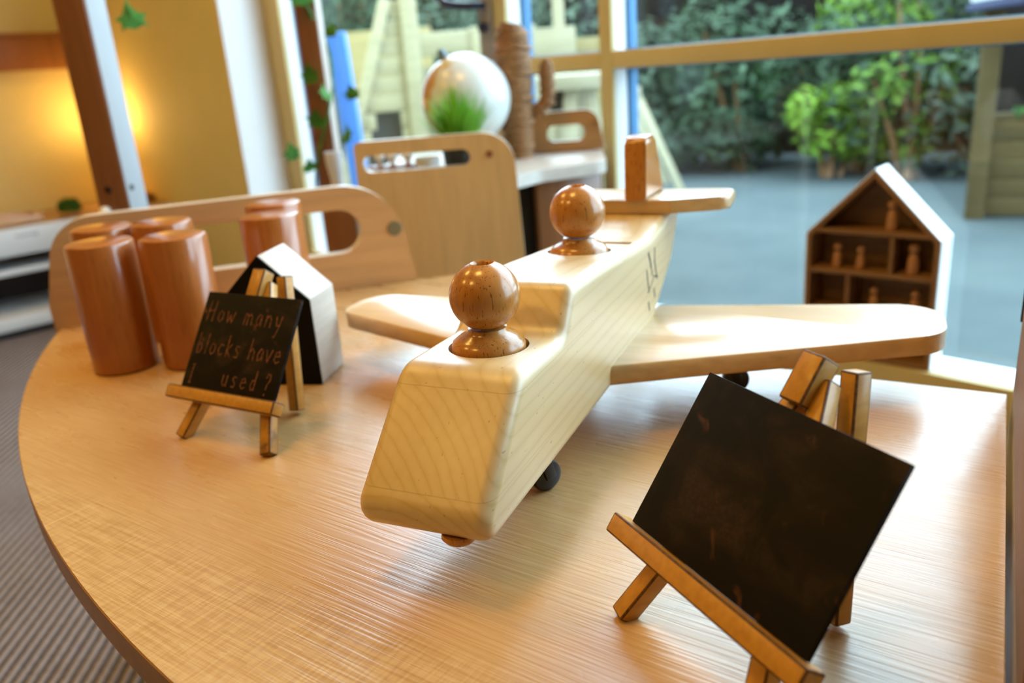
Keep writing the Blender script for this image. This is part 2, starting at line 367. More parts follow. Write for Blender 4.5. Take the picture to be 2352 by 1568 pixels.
# ------------------------------------------------------------------ garden
wallobj('ground', wbox(BM(), -7, 9, .145, 14, ZF - .1, ZF - .002), RUBBER)
def fence():
    rt = thing('garden_fence', 'dark weathered board fence behind the hedge', 'fence', (1.50, 6.85, 0), -math.radians(124) + PI / 2)
    src = None
    for i in range(-26, 22):
        z = 1.75 + .03 * math.sin(i * 2.3)
        if src is None: src = bxo('fence_board', (0, 0, .75), (.184, .022, 1.5), DARKF, rt, .004); src.location = (i * .18, 0, 0)
        else: share('fence_board', src, rt, (i * .18, .004 * (i % 3), 0), scale=(1, 1, z / 1.5))
    for z in (.4, 1.2): bxo('fence_rail', (-.3, .04, z), (8.7, .05, .08), DARKF, rt, .004)
DARKF = wood('dark_fence_timber', (.012, .0105, .009), (.007, .0065, .006), 'z', 20, .85, spec=.02)
fence()
def foliage(n, blobs, size, rnd, up=.3):
    bm = BM()
    for i in range(n):
        c, r = blobs[rnd.randrange(len(blobs))]
        d = Vector((rnd.gauss(0, 1), rnd.gauss(0, 1), rnd.gauss(0, 1))).normalized()
        p = Vector((c[0] + d.x * r[0], c[1] + d.y * r[1], c[2] + d.z * r[2]))
        p = Vector(c) + (p - Vector(c)) * (.62 + .42 * rnd.random() ** .6)
        if p.z < .02: continue
        nrm = (d + Vector((rnd.gauss(0, .5), rnd.gauss(0, .5), rnd.gauss(up, .5)))).normalized()
        t = nrm.orthogonal().normalized(); t.rotate(Matrix.Rotation(rnd.random() * 6.28, 3, nrm)); b = nrm.cross(t)
        s = size * (.6 + .8 * rnd.random())
        v = [bm.verts.new(p + t * (x * s) + b * (y * s) + nrm * (h * s)) for x, y, h in ((-1, 0, 0), (-.2, .42, .12), (1, 0, -.1), (-.2, -.42, .12))]
        bm.faces.new(v)
    return bm
def shrub(name, label, loc, blobs, n, size, leaf, seed, group):
    rnd = random.Random(seed); rt = thing(name, label, 'shrub', loc, 0, group)
    f = obj('foliage', foliage(n, blobs, size, rnd), leaf, rt); f['kind'] = 'stuff'
    bm = BM()
    for k in range(5):
        c, r = blobs[k % len(blobs)]; tube(bm, [(rnd.uniform(-.05, .05), rnd.uniform(-.05, .05), 0), (c[0] * .5, c[1] * .5, c[2] * .5), (c[0], c[1], c[2] + r[2] * .5)], [.022, .016, .006], 6)
    obj('stem', bm, DARKWOOD, rt)
    return rt
HG = 'shrubs along the garden edge'
def blobs3(w, h, rnd):
    out = []
    for k in range(9):
        out.append(((rnd.uniform(-w, w), rnd.uniform(-.3, .35), rnd.uniform(.2, h)), (rnd.uniform(.26, .45), rnd.uniform(.28, .4), rnd.uniform(.2, .38))))
    return out
hd = Vector((1.53, -1.03, 0)).normalized()
lab = ['dark evergreen shrub far left, seen behind the pale playhouse', 'dense dark shrub behind the playhouse opening at its right post', 'grey-green shrub seen through the narrow window pane',
       'grey-green shrub beside the window mullion, behind the toy tail fin', 'dull green rounded shrub in the middle of the hedge', 'dark shrub directly left of the bright lime bush',
       'dark shrub rising behind the dollhouse roof', 'grey-green shrub just left of the timber planter', 'dark shrub at far right behind the timber planter']
for i, l in enumerate(lab):
    rnd = random.Random(40 + i); p = Vector((1.18, 5.98, 0)) + hd * (-3.0 + i * .72)
    shrub('hedge_shrub', l, p, blobs3(.36 if i < 3 else .34, 1.4 if i < 3 else 1.02 if i % 2 else .9, rnd), 2600, .040, LEAF_GREY if i in (2, 3, 4, 7) else LEAF_DARK, 90 + i, HG)
shrub('lime_shrub', 'bright lime green bush in front of the dark hedge, above the dollhouse', (2.02, 5.02, 0), [((0, 0, .30), (.24, .2, .20)), ((.20, .05, .22), (.2, .18, .16)), ((-.16, 0, .42), (.12, .14, .12)), ((.05, .05, .46), (.14, .12, .12))], 900, .040, LEAF_LIME, 7, HG)
shrub('lime_shrub', 'tall loose yellow-green bush between lime bush and timber planter', (2.36, 4.72, 0), [((0, 0, .62), (.30, .2, .18)), ((-.25, 0, .5), (.2, .18, .14)), ((.15, 0, .42), (.16, .16, .2)), ((0, 0, .2), (.1, .1, .15)), ((-.1, .1, .95), (.3, .2, .16))], 520, .040, LEAF_MID, 8, HG)
shrub('lime_shrub', 'pale yellow-green bush tops showing above the wooden window rail', (2.45, 5.55, 0), [((0, 0, 1.0), (.36, .2, .2)), ((-.2, 0, .8), (.2, .18, .2)), ((.2, 0, .75), (.2, .18, .2))], 700, .042, LEAF_LIME, 9, HG)

# timber planter at the right
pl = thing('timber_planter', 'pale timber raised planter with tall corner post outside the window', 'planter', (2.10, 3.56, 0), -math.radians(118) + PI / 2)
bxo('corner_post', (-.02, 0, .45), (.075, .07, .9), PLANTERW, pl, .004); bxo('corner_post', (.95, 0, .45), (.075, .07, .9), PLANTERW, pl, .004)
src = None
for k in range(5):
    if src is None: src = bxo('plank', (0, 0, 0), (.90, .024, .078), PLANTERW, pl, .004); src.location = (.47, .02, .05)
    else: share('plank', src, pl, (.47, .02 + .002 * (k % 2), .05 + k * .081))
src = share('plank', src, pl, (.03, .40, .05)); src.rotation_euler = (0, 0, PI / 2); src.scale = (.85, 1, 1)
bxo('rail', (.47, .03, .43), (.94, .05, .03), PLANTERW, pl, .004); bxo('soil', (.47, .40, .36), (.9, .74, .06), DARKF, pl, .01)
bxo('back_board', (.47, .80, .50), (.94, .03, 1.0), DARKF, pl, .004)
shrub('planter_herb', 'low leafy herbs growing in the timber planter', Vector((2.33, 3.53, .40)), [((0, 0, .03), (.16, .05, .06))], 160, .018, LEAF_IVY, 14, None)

# playhouse
ph = thing('playhouse', 'cream boarded wooden playhouse with one sloping side outside the glass door', 'playhouse', (-.35, 3.9, 0), math.radians(6))
def slope_x(z): return -.29 + (z - .53) / .524 * .19    # left sloping edge at height z (relative to floor)
for k in range(14):
    z = .04 + k * .078
    if z > 1.08: break
    x0 = slope_x(z + .04); x1 = -.035
    if .36 < z < .66:
        # beside the dark opening
        bxo('cladding_board', ((x0 + .0 + x0 + .06) / 2, 0, z), (.06, .02, .074), OUTWHITE, ph, .003)
        bxo('cladding_board', (-.055, 0, z), (.05, .02, .074), OUTWHITE, ph, .003)
    else: bxo('cladding_board', ((x0 + x1) / 2, 0, z), (max(x1 - x0, .03), .02, .074), OUTWHITE, ph, .003)
bm = BM(); bar(bm, (slope_x(0) - .01, -.02, 0), (slope_x(1.10) - .01, -.02, 1.10), .05, .035, (1, 0, 0), .004); obj('sloping_post', bm, OUTWHITE, ph, smooth=40)
bxo('post', (0, -.015, .75), (.075, .06, 1.5), OUTWHITE, ph, .004); bxo('post', (.30, -.015, .48), (.07, .06, .96), OUTWHITE, ph, .004)
bxo('beam', (.17, -.01, .90), (.30, .05, .10), OUTWHITE, ph, .004)
for k in range(10): bxo('cladding_board', (.16, .012, .05 + k * .08), (.26, .02, .076), OUTWHITE, ph, .003)
bxo('back_panel', (-.14, .5, .5), (.5, .02, 1.0), OUTWOOD, ph, .003); bxo('interior_floor', (-.1, .25, .02), (.6, .48, .03), OUTWOOD, ph, .003)
bxo('doorway_shade_sheet', (-.16, .06, .51), (.20, .01, .32), mat('doorway_shade', (.06, .062, .065), .9), ph, .002)  # dark sheet stands in for the shade inside the opening

# boxed wall seen in the narrow pane
bw = thing('timber_bin_store', 'white and cream timber box store seen through the narrow pane', 'store', (.31, 3.6, 0), math.radians(-2))
for k in range(8): bxo('board', (-.05, 0, .06 + k * .115), (.19, .025, .111), OUTWHITE, bw, .003)
for k in range(8): bxo('board', (.10, .03, .05 + k * .11), (.15, .025, .106), OUTWOOD, bw, .003)
bxo('post', (-.02, .02, .60), (.045, .04, 1.2), OUTWHITE, bw, .003); bxo('side_panel', (-.13, .25, .48), (.02, .5, .92), OUTWHITE, bw, .003); bxo('side_panel', (.175, .25, .45), (.02, .5, .86), OUTWOOD, bw, .003)

# small outdoor table with splayed legs
gt = thing('garden_table', 'white splayed-leg garden table just outside the narrow pane', 'table', (.30, 3.0, 0), 0)
bxo('table_top', (-.02, .1, .715), (.24, .4, .05), OUTWHITE, gt, .004); bxo('crossbar', (-.06, -.06, .615), (.2, .02, .016), OUTWHITE, gt, .002)
bxo('end_panel', (-.06, .0, .655), (.10, .02, .075), mat('grey_panel', (.035, .042, .045), .8), gt, .002)
for sx, sy in ((1, -1), (1, 1), (-1, -1), (-1, 1)):
    bm = BM(); bar(bm, (sx * .03, .1 + sy * .15, .70), (sx * .12, .1 + sy * .17, 0), .045, .03, (1, 0, 0), .003); obj('leg', bm, OUTWHITE, gt, smooth=40)
sw = thing('garden_trestle', 'cream slanting trestle leg behind the toy plane tail', 'trestle', (1.0, 5.03, 0), 0)
for a in (-1, 1):
    bm = BM(); bar(bm, (-.20, a * .2, .60), (.06, a * .24, 0), .045, .04, (1, 0, 0), .003); obj('leg', bm, OUTWHITE, sw, smooth=40)
bxo('top_bar', (-.20, 0, .60), (.05, .5, .05), OUTWHITE, sw, .004); bxo('brace', (-.06, 0, .28), (.03, .42, .03), OUTWHITE, sw, .003)
# blue post and canvas
bp = thing('blue_slide_post', 'bright blue tapered play post outside beside the ivy post', 'post', (-.50, 2.95, 0), 0)
bm = BM(); bar(bm, (.02, 0, 0), (-.012, 0, .93), .062, .05, (1, 0, 0), .006); obj('blue_upright', bm, mat('bright_blue', (.05, .21, .62), .45), bp, smooth=40)
bxo('foot_plate', (.02, 0, .01), (.14, .12, .02), BLUEF, bp, .003)
cv = thing('canvas_canopy', 'white canvas canopy edge with navy trim at top right', 'canopy', (2.17, 3.35, .86), math.radians(-8))
bm = BM(); box(bm, (.1, 0, .11), (.62, .5, .16), bev=.02); obj('canvas', bm, mat('white_canvas', (.55, .58, .62), .8), cv, smooth=40)
bxo('navy_trim', (.1, 0, .015), (.63, .51, .03), mat('navy_cloth', (.012, .018, .06), .8), cv, .006)
for x in (.36, .46): bxo('canopy_leg', (x, 0.2, -.43), (.03, .03, .86), OUTWOOD, cv, .003)

# ------------------------------------------------------------------ the table
cx, cy, cr = .7707, 1.3545, 1.3923
a0 = math.atan2(1.03 - cy, -.583 - cx); a1 = math.atan2(.125 - cy, .108 - cx)
if a0 < 0: a0 += 2 * PI
if a1 < 0: a1 += 2 * PI
out = [(cx + cr * math.cos(a0 + (a1 - a0) * k / 48), cy + cr * math.sin(a0 + (a1 - a0) * k / 48)) for k in range(49)]
out += [(.398, .608), (.235, .7035), (-.062, 1.166)]
tb = thing('curved_table', 'pale beech table top with long curved edge holding the wooden toy plane', 'table', (0, 0, 0))
obj('tabletop', prism(BM(), out, T - .022, T, .0012, 2), [TABLE], tb, smooth=40)
EDGE = wood('table_edge_band', (.33, .165, .07), (.28, .135, .055), 'x', 30, .4)
inn = [(cx + (cr + .0006) * math.cos(a0 + (a1 - a0) * k / 48), cy + (cr + .0006) * math.sin(a0 + (a1 - a0) * k / 48)) for k in range(49)]
bm = BM(); lo = [bm.verts.new((x, y, T - .0215)) for x, y in inn]; hi = [bm.verts.new((x, y, T - .0012)) for x, y in inn]
lo2 = [bm.verts.new((cx + (x - cx) * .9994, cy + (y - cy) * .9994, T - .0215)) for x, y in inn]; hi2 = [bm.verts.new((cx + (x - cx) * .9994, cy + (y - cy) * .9994, T - .0012)) for x, y in inn]
for k in range(48):
    for a, b in ((lo, hi), (hi, hi2), (hi2, lo2), (lo2, lo)): bm.faces.new((a[k], a[k + 1], b[k + 1], b[k]))
obj('edge_band', bm, EDGE, tb, smooth=60)
# panel legs under the top
def uppanel(name, p0, p1, z0, z1, th, m, parent):
    p0, p1 = Vector((*p0, 0)), Vector((*p1, 0)); d = (p1 - p0); c = (p0 + p1) / 2
    return obj(name, box(BM(), (c.x, c.y, (z0 + z1) / 2), (d.length, th, z1 - z0), Matrix.Rotation(math.atan2(d.y, d.x), 3, 'Z'), .002), m, parent, smooth=40)
uppanel('panel_leg', (-.262, .470), (.05, .36), 0, T - .0225, .02, BEECH_Z, tb)
uppanel('panel_leg', (-.42, .98), (-.12, 1.06), 0, T - .0225, .02, BEECH_Z, tb)
uppanel('panel_leg', (.10, .24), (.30, .55), 0, T - .0225, .02, BEECH_Z, tb)

# right upright panel beside the table
rdir = Vector((.397 - .21, .607 - .298, 0)).normalized(); raz = math.atan2(rdir.x, rdir.y)
rp = thing('end_panel', 'tall upright board with pale framed edge along the right table side', 'panel', (.4005, .6035, 0), -raz)
FRAMEW = wood('pale_panel_frame', (.56, .43, .29), (.48, .36, .23), 'y', 30, .3, .3)
INNERW = wood('brown_panel_face', (.24, .105, .035), (.18, .075, .022), 'y', 30, .6)
# local y runs along the table edge away from the camera, local x to the right
prof = fillet([(.012, T + .155), (.012, 0), (-.42, 0), (-.42, T + .10)], [.03, 0, 0, .03], 6)
bm = BM(); prism(bm, prof, 0, .018, .003, 3)
bmesh.ops.transform(bm, matrix=Matrix(((0, 0, 1, 0), (1, 0, 0, 0), (0, 1, 0, 0), (0, 0, 0, 1))), verts=bm.verts)
obj('panel_frame', bm, FRAMEW, rp, smooth=40)
bm = BM(); box(bm, (.0005, -.215, T + .054), (.004, .385, .072), bev=.001); o = obj('inset_face', bm, INNERW, rp, smooth=40); o['label'] = 'brown inset face of the panel'
bm = BM(); box(bm, (-.0005, .0, T + .085), (.003, .004, .045), bev=.0008); o = obj('slot', bm, DARKBOLT, rp); o['label'] = 'dark narrow slot'

# ------------------------------------------------------------------ slotted plywood panels
def slot_panel(name, label, p, az, outline, radii, slot, th, knobs, plugm, knob_r, mt, parent_cat='panel'):
    """outline in (x along, z up); slot = (x0, x1, z0, z1) rounded hole"""
    rt = thing(name, label, parent_cat, p, -math.radians(az) + PI / 2)
    pts = fillet(outline, radii, 10)
    bm = BM(); prism(bm, pts, 0, th, .0025, 2); bmesh.ops.transform(bm, matrix=Matrix(((1, 0, 0, 0), (0, 0, 1, 0), (0, 1, 0, 0), (0, 0, 0, 1))), verts=bm.verts)
    o = obj('panel_board', bm, mt, rt, smooth=40)
    x0, x1, z0, z1 = slot; r = (z1 - z0) / 2
    cp = fillet([(x0, z0), (x1, z0), (x1, z1), (x0, z1)], r * .98, 8)
    bm = BM(); prism(bm, cp, -.05, th + .05); bmesh.ops.transform(bm, matrix=Matrix(((1, 0, 0, 0), (0, 0, 1, 0), (0, 1, 0, 0), (0, 0, 0, 1))), verts=bm.verts)
    bmesh.ops.recalc_face_normals(bm, faces=bm.faces)
    cut(o, bm, rt); o.data.materials.append(LIT_PLYEDGE)
    for p in o.data.polygons:
        if abs(p.normal.y) < .6: p.material_index = 1  # rim and slot faces take the window-lit tone
    for kx, kz in knobs:
        bm = BM(); lathe(bm, [(0, -.001), (knob_r * .93, -.001), (knob_r, .0), (knob_r, .004), (0, .004)], 24)
        bmesh.ops.transform(bm, matrix=Matrix.Translation((kx, -.0005, kz)) @ Matrix.Rotation(-PI / 2, 4, 'X'), verts=bm.verts)
        k = obj('bolt_plug', bm, plugm, rt, smooth=40)
    return rt
def cut(o, bm, parent=None):
    """apply a boolean difference with the shape in bm (given in o's own local frame)"""
    me = bpy.data.meshes.new('cutter'); bmesh.ops.recalc_face_normals(bm, faces=bm.faces); bm.to_mesh(me); bm.free(); c = bpy.data.objects.new('cutter', me); COL.objects.link(c)
    bpy.context.view_layer.update(); c.matrix_world = o.matrix_world.copy()
    md = o.modifiers.new('cut', 'BOOLEAN'); md.object = c; md.operation = 'DIFFERENCE'; md.solver = 'EXACT'
    bpy.context.view_layer.update(); dg = bpy.context.evaluated_depsgraph_get()
    nm = bpy.data.meshes.new_from_object(o.evaluated_get(dg)); o.modifiers.clear(); old = o.data; o.data = nm; nm.name = old.name
    bpy.data.objects.remove(c); 
    for p in nm.polygons: p.use_smooth = True
    nm.set_sharp_from_angle(angle=math.radians(40))
# panel A behind the cylinders: from (-.583,1.028) along azimuth 74.8
slot_panel('handle_panel', 'beech panel with handle slot and rounded corner behind the wooden cylinders', (-.586, 1.029, 0), 74.8,
           [(0, 0), (.545, 0), (.452, T + .143), (.02, T + .139), (-.005, T + .03)], [0, 0, .085, .06, .05], (.150, .402, T + .050, T + .111), .022, [(.449, T + .077)], BRASSPLUG, .0105, BEECH)
# panel B further back
slot_panel('handle_panel', 'second beech panel with slot in front of the globe and grass', (-.236, 1.38, 0), 91,
           [(0, 0), (.285, 0), (.262, T + .182), (0, T + .181)], [0, 0, .055, .012], (.012, .19, T + .131, T + .158), .022, [(.222, T + .147)], POSTWOOD, .006, wood('golden_beech', (.74, .47, .19), (.67, .41, .155), 'z', 30, .4, .1))
# the shelf unit behind it
su = thing('curved_shelf_unit', 'low shelf unit by the window carrying globe and wicker cactus', 'shelf', (0, 0, 0))
TOPW = wood('shelf_top_laminate', (.62, .55, .48), (.56, .48, .40), 'x', 30, .3)
sh = [(-.24, 1.405), (.03, 1.44), (.075, 1.50), (.19, 1.555), (.205, 1.585), (.222, 1.775), (-.02, 1.99), (-.24, 1.99)]
obj('shelf_top', prism(BM(), fillet(sh, [.01, .01, .05, .03, .03, .01, .01, .01], 5), T + .078, T + .10, .003, 2), TOPW, su, smooth=40)
uppanel('shade_panel', (-.06, 1.60), (.11, 1.60), 0, T + .0775, .01, BLACKP, su); uppanel('front_panel', (.064, 1.523), (.188, 1.575), 0, T + .0775, .02, POSTWOOD, su); uppanel('back_panel', (-.22, 1.96), (.0, 1.95), 0, T + .0775, .02, POSTWOOD, su)  # black sheet added for the shade in the gap under the shelf
uppanel('side_panel', (.188, 1.59), (.203, 1.76), 0, T + .0775, .02, POSTWOOD, su)
slot_panel('handle_panel', 'far beech panel with slot standing behind the cactus by the window', (.062, 1.785, T + .1005), 93,
           [(0, 0), (.168, 0), (.150, .085), (0, .082)], [0, 0, .035, .008], (.045, .125, .022, .055), .02, [(.146, .055)], POSTWOOD, .005, wood('orange_beech', (.48, .23, .07), (.38, .17, .05), 'x', 30, .4))
# ------------------------------------------------------------------ posts with ivy
def post(name, label, p, rz, wx, wy, h, bolts):
    rt = thing(name, label, 'post', p, rz)
    bxo('post_timber', (0, 0, h / 2), (wx, wy, h), POSTWOOD, rt, .004)
    for face, off, z in bolts:
        bm = BM(); lathe(bm, [(0, .003), (.0055, .003), (.007, .0), (.007, -.002), (0, -.002)], 16)
        rot = Matrix.Rotation(PI / 2, 4, 'X') if face == 'f' else Matrix.Rotation(PI / 2, 4, 'Y')
        loc = (off, -wy / 2, z) if face == 'f' else (wx / 2, off, z)
        bmesh.ops.transform(bm, matrix=Matrix.Translation(loc) @ rot, verts=bm.verts); obj('bolt', bm, DARKBOLT, rt, smooth=40)
    return rt
p1 = post('timber_post', 'tall brown timber post with dark bolts rising behind the left cylinders', (-.742, 1.63, 0), math.radians(-12), .066, .060, T + 1.55, [('f', -.003, T + .112), ('r', -.012, T + .112)])
bxo('lit_face', (.0335, 0, (T + 1.55) / 2), (.003, .055, T + 1.5), mat('grey_white_lit', (.42, .42, .43), .5), p1, .001)  # pale strip: window light on the post's right side, as colour
bm = BM(); bmesh.ops.create_uvsphere(bm, u_segments=20, v_segments=12, radius=.011); bmesh.ops.translate(bm, verts=bm.verts, vec=(-.016, -.036, T + .070)); obj('white_cap', bm, WHITEP, p1, smooth=60)
p2 = post('timber_post', 'slim brown timber post wound with ivy in front of the glass door', (-.384, 1.9, 0), math.radians(-4), .046, .05, T + 1.6, [])
bxo('pale_face', (.0235, 0, (T + 1.6) / 2), (.002, .046, T + 1.58), mat('pale_pink', (.62, .52, .46), .5), p2, .0008)  # right side of the post in a paler tone
def leaf_mesh():
    bm = BM(); pts = [(0, 0), (.32, .12), (.5, .02), (.42, .35), (.62, .5), (.3, .62), (0, 1.05), (-.3, .62), (-.62, .5), (-.42, .35), (-.5, .02), (-.32, .12)]
    c = bm.verts.new((0, .42, .10)); vs = [bm.verts.new((x, y, -.10 * abs(x) + .03 * y)) for x, y in pts]
    for k in range(len(vs)): bm.faces.new((c, vs[k], vs[(k + 1) % len(vs)]))
    return bm
def ivy(name, label, loc, path, leaves):
    rt = thing(name, label, 'ivy', loc); obj('vine', tube(BM(), path, .0022, 6), LEAF_IVY, rt, smooth=60)
    src = None; rnd = random.Random(len(leaves))
    for (x, y, z, s, az, tl) in leaves:
        if src is None:
            src = obj('leaf', leaf_mesh(), LEAF_IVY, rt, smooth=60); o = src; o.location = (x, y, z)
        else: o = share('leaf', src, rt, (x, y, z))
        o.rotation_euler = (tl, rnd.uniform(-.3, .3), az); o.scale = (s, s, s)
path = []
for k in range(60):
    z = T - .25 + k * .021; a = k * .24; path.append((.036 * math.cos(a), .036 * math.sin(a), z))
L = []
for (x, z, s, az, tl) in ((.005, .43, .05, .4, 1.3), (.048, .365, .035, -.5, 1.2), (.0, .275, .045, 2.6, 1.4), (.030, .238, .040, 1.2, 1.1), (.082, .236, .034, -.2, 1.5), (-.004, .182, .045, 2.8, 1.3),
                          (.052, .145, .045, -.9, 1.2), (-.062, .118, .042, .9, 1.4), (-.035, .090, .034, -2.4, 1.2), (.03, .50, .045, .3, 1.2), (-.03, .55, .05, 1.5, 1.2), (.035, .62, .05, -.8, 1.3), (.02, .40, .04, 2.0, 1.2)):
    L.append((x, -.05, T + z, s, az, tl))
ivy('ivy_garland', 'green ivy garland winding up the slim post', (-.384, 1.9, 0), path, L)
pth = [(.01, .06, T + .70), (.035, .065, T + .62), (.05, .06, T + .53), (.055, .05, T + .45), (.06, .05, T + .415)]
ivy('ivy_sprig', 'small ivy sprig hanging behind the tall left post', (-.742, 1.66, 0), pth, [(.062, .05, T + .40, .05, .5, 1.3), (.045, .06, T + .55, .05, -2.0, 1.2), (.02, .066, T + .68, .05, 1.0, 1.2)])
# white jar left of panel B
jr = thing('white_jar', 'white flared jar standing beside the ivy post', 'jar', (-.352, 1.80, 0))
JM = mat('white_ceramic', (.72, .72, .74), .3)
bxo('jar_stand', (0, 0, (T + .03) / 2), (.07, .07, T + .03), POSTWOOD, jr, .003)
obj('jar_body', lathe(BM(), [(0, T + .031), (.016, T + .031), (.015, T + .055), (.012, T + .075), (.018, T + .11), (.019, T + .135), (.016, T + .135), (.010, T + .075), (0, T + .06)], 28), JM, jr, smooth=50)

# ------------------------------------------------------------------ things on the shelf unit
gl = thing('globe', 'cream and ochre desk globe standing on the window shelf', 'globe', (-.055, 1.70, T + .1005))
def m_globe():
    m = mat('globe_print_lit_right', (.7, .68, .6), .3, .5, coat=.4); q = N(m); c = q.coords(); n = q.noise(c, 9, 4, .55, .3)
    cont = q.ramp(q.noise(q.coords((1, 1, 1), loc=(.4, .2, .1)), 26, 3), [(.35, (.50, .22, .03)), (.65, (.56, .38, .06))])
    sx = q.n('ShaderNodeSeparateXYZ'); q.l(q.coords(), sx.inputs[0]); k = q.math('SUBTRACT', n, q.math('MULTIPLY', sx.outputs['X'], 3.2)); q.col(q.mix(q.ramp(k, [(.56, (0, 0, 0)), (.62, (1, 1, 1))]), (.66, .69, .66), cont)); return m  # ochre print fades out along x; right side whitened as if window-lit
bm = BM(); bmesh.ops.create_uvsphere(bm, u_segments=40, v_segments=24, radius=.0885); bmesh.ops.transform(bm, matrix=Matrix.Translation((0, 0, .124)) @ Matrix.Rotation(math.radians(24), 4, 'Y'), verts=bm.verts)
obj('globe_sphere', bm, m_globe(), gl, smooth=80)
obj('stand', lathe(BM(), [(0, 0), (.055, 0), (.056, .006), (.03, .012), (.008, .02), (.007, .037), (0, .037)], 28), DARKWOOD, gl, smooth=50)
bm = BM(); tube(bm, [(-.03 * math.cos(a), .0965 * math.sin(a), .124 + .0965 * math.cos(a)) for a in [math.radians(20 + k * 10) for k in range(0, 15)]], .0028, 8); bmesh.ops.transform(bm, matrix=Matrix.Translation((0, 0, 0)) , verts=bm.verts)
obj('meridian_arm', bm, mat('steel_blue', (.14, .20, .25), .35, metal=.5), gl, smooth=60)
bm = BM(); tube(bm, [(-.0352, 0, .202), (-.043, 0, .221)], [.011, .007], 14); obj('pole_cap', bm, mat('steel_blue_cap', (.12, .19, .25), .4), gl, smooth=60)
gp = thing('potted_grass', 'bright green grass tuft in black pot behind the second panel', 'plant', (-.066, 1.47, T + .1005))
obj('pot', lathe(BM(), [(0, 0), (.026, 0), (.032, .055), (.029, .055), (.026, .048), (0, .048)], 28), BLACKP, gp, smooth=50)
bm = BM(); rnd = random.Random(3)
for i in range(420):
    a = rnd.random() * 6.28; tilt = rnd.random() ** .7 * .75; r0 = rnd.random() * .022; h = (.095 + .03 * rnd.random()) * (1 - .28 * tilt)
    b = Vector((r0 * math.cos(a), r0 * math.sin(a), .046)); d = Vector((math.sin(tilt) * math.cos(a), math.sin(tilt) * math.sin(a), math.cos(tilt)))
    sd = Vector((-math.sin(a), math.cos(a), 0)) * .0016; m1 = b + d * h * .6; tip = b + d * h + Vector((math.cos(a), math.sin(a), -.3)) * .012 * tilt
    v = [bm.verts.new(p) for p in (b - sd, b + sd, m1 + sd * .8, tip, m1 - sd * .8)]; bm.faces.new(v)
obj('grass_blades', bm, LEAF_GRASS, gp, kind='stuff')
cu = thing('white_cup', 'small white cup glimpsed through the slot of the second panel', 'cup', (-.123, 1.45, T + .1005))
obj('cup_body', lathe(BM(), [(0, 0), (.016, 0), (.022, .042), (.0205, .042), (.015, .003), (0, .003)], 28), JM, cu, smooth=50)
pr = thing('peg_rack', 'brown rack with three white knobs seen through the panel slot', 'rack', (-.184, 1.455, T + .1005))
bxo('rack_bar', (0, 0, .0165), (.085, .03, .033), POSTWOOD, pr, .003)
for k, x in enumerate((-.022, .0, .027)):
    obj('white_knob', lathe(BM(), [(0, .0), (.004, .0), (.0045, .006), (.0085, .01), (.0095, .016), (.007, .021), (0, .023)], 20, (x, 0, .033)), JM, pr, smooth=60)
# wicker cactus
def wickermat():
    m = mat('wicker', (.30, .15, .05), .6); q = N(m)
    n = q.noise(q.coords((1, 1, 5)), 90, 3); q.col(q.ramp(n, [(.35, (.17, .070, .018)), (.65, (.38, .18, .055))])); q.bump(n, .5, .003); return m
WICK = wickermat()
cc = thing('wicker_cactus', 'woven brown wicker cactus with one raised arm on the window shelf', 'ornament', (.044, 1.74, T + .1005))
def wick(bm, pts, rad):
    """coiled cane rings along a path"""
    pts = [Vector(p) for p in pts]
    for i, p in enumerate(pts):
        t = (pts[min(i + 1, len(pts) - 1)] - pts[max(i - 1, 0)]).normalized(); u = t.orthogonal().normalized(); v = t.cross(u); r = rad[i]
        ring = [p + (u * math.cos(2 * PI * k / 18) + v * math.sin(2 * PI * k / 18)) * r for k in range(19)]; tube(bm, ring, .0036 if i % 2 else .0058, 6)
    tube(bm, pts, [max(r - .002, .001) for r in rad], 14)
H = 32
wb = BM(); wick(wb, [(.002 * math.sin(k), 0,   .004 + k * .0082) for k in range(H)], [.027 + .007 * math.sin(min(k / (H - 1), .8) / .8 * PI * .5) if k < H - 6 else .034 * math.sqrt(max(0.05, 1 - ((k - (H - 7)) / 7.0) ** 2)) for k in range(H)])
obj('trunk', wb, WICK, cc, smooth=60)
ap = [(.028, 0, .095), (.040, 0, .092), (.052, 0, .094), (.060, 0, .100), (.064, 0, .108)] + [(.066, 0, .117 + k * .0085) for k in range(9)]
wb = BM(); wick(wb, ap, [.012] * (len(ap) - 2) + [.010, .006]); obj('arm', wb, WICK, cc, smooth=60)
# door handle by the mullion
dh = thing('door_handle', 'navy door handle with keyhole knob on the window frame at top centre', 'handle', wf(1.135, -.004, 0), WROT)
NAVY = mat('navy_handle', (.010, .014, .05), .35)
obj('back_plate', box(BM(), (.03, .002, .355), (.045, .008, .17), bev=.003), mat('grey_plate', (.30, .28, .27), .4), dh, smooth=40)
bm = BM(); tube(bm, [(.03, 0, .42), (.03, .028, .42), (.045, .04, .42), (.08, .042, .424), (.125, .042, .432), (.15, .040, .45), (.155, .038, .47)], [.009, .009, .010, .010, .010, .010, .009], 12); obj('lever', bm, NAVY, dh, smooth=60)
bm = BM(); tube(bm, [(.028, .004, .372), (.028, .022, .372)], .011, 16); obj('lock_knob', bm, NAVY, dh, smooth=40)

